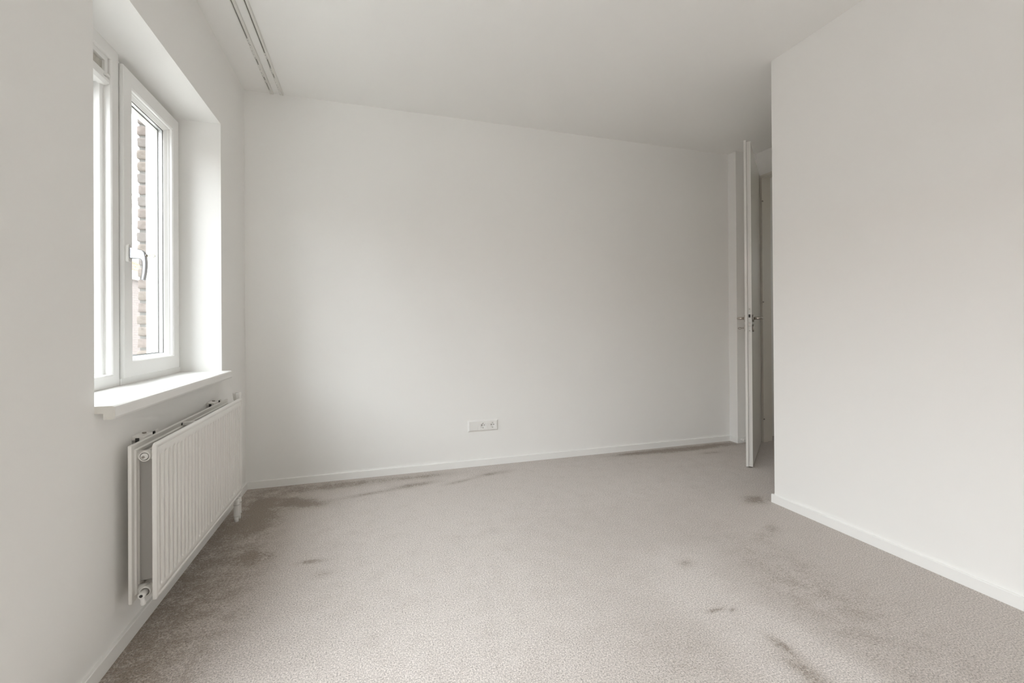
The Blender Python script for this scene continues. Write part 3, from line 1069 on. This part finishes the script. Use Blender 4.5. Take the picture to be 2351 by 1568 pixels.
def lever_side(y0, s):
    """rose, neck and return lever; s=+1 left face, -1 right face"""
    def P(x, y, z):
        return MX @ Vector((x, y0 + s * y, z))
    n_ = nl * s
    zz = 1.063
    r = MB().lathe([(0.0255, 0), (0.0255, 0.008), (0.0235, 0.0095)], P(0.058, 0, zz), n_, 28).build('handle_rose', M_STEEL, door)
    h = MB()
    pts = [P(0.058, 0.008, zz), P(0.058, 0.036, zz)]
    for i in range(1, 7):
        a = math.pi / 2 * i / 6
        pts.append(P(0.058 + 0.016 * (1 - math.cos(a)), 0.036 + 0.016 * math.sin(a), zz))
    pts += [P(0.058 + 0.125, 0.052, zz)]
    h.tube(pts, 0.0095, 16)
    h.sphere(P(0.183, 0.052, zz), 0.0095)
    h.build('lever_handle', M_STEEL, door)
    MB().lathe([(0.0255, 0), (0.0255, 0.008), (0.0235, 0.0095)], P(0.058, 0, 0.993), n_, 28).build('lock_rose', M_STEEL, door)
    return P, n_


lever_side(0.0, -1)
Pl, nlk = lever_side(0.0425, 1)
kk = MB()
kk.tube([Pl(0.058, 0.009, 0.993), Pl(0.058, 0.030, 0.992)], 0.0022, 10)
kp = [Pl(0.058, 0.041 + 0.011 * math.cos(a), 0.990 + 0.0075 * math.sin(a)) for a in [2 * math.pi * i / 16 for i in range(17)]]
kk.tube(kp, 0.0020, 8)
kk.build('key', M_DSTEEL, door)
# steel pivot hinges between leaf and frame
for z in (0.20, 1.215, 2.090):
    pq = MX @ Vector((DW + 0.004, -0.004, z - 0.012))
    MB().lathe([(0.0065, 0), (0.0065, 0.024)], pq, (0, 0, 1), 14).box(3.994, 4.008, DY1 - 0.0300, DY1 - 0.0275, z - 0.006, z + 0.006).build('hinge', M_DSTEEL, door)

# frame around the doorway
fr = empty('door_2', (XD, 2.6, 0))
struct(fr, 'slim painted frame lining the doorway', 'door frame')
JT = 0.028
w = MB()
w.box(XD - 0.004, XD + 0.045, DY1 - JT, DY1 + 0.002, 0, DZ - JT + 0.004).box(XD + 0.045, XD + 0.104, DY1 - JT + 0.012, DY1 + 0.002, 0, DZ - 0.012)
w.build('jamb', M_JAMB, fr, 0.0015)
w = MB()
w.box(XD - 0.004, XD + 0.045, DY0, DY0 + JT, 0, DZ - JT + 0.004).box(XD + 0.045, XD + 0.104, DY0, DY0 + JT - 0.012, 0, DZ - 0.012)
w.build('jamb', M_JAMB, fr, 0.0015)
w = MB()
w.box(XD - 0.004, XD + 0.045, DY0, DY1, DZ - JT + 0.004, DZ).box(XD + 0.045, XD + 0.104, DY0, DY1, DZ - 0.012, DZ)
w.build('head', M_JAMB, fr, 0.0015)

# door stop on the baseboard
ds = MB()
ds.lathe([(0.0095, 0.0), (0.0095, 0.004), (0.0065, 0.006), (0.0065, 0.018), (0.0105, 0.020), (0.0110, 0.027), (0.0085, 0.031), (0.003, 0.032)],
         (3.797, YP - BT, 0.028), (0, -1, 0), 20)
ds = ds.build('door_stop', M_PLAST)
tag(ds, 'small white round door stop on baseboard behind the door', 'door stop')
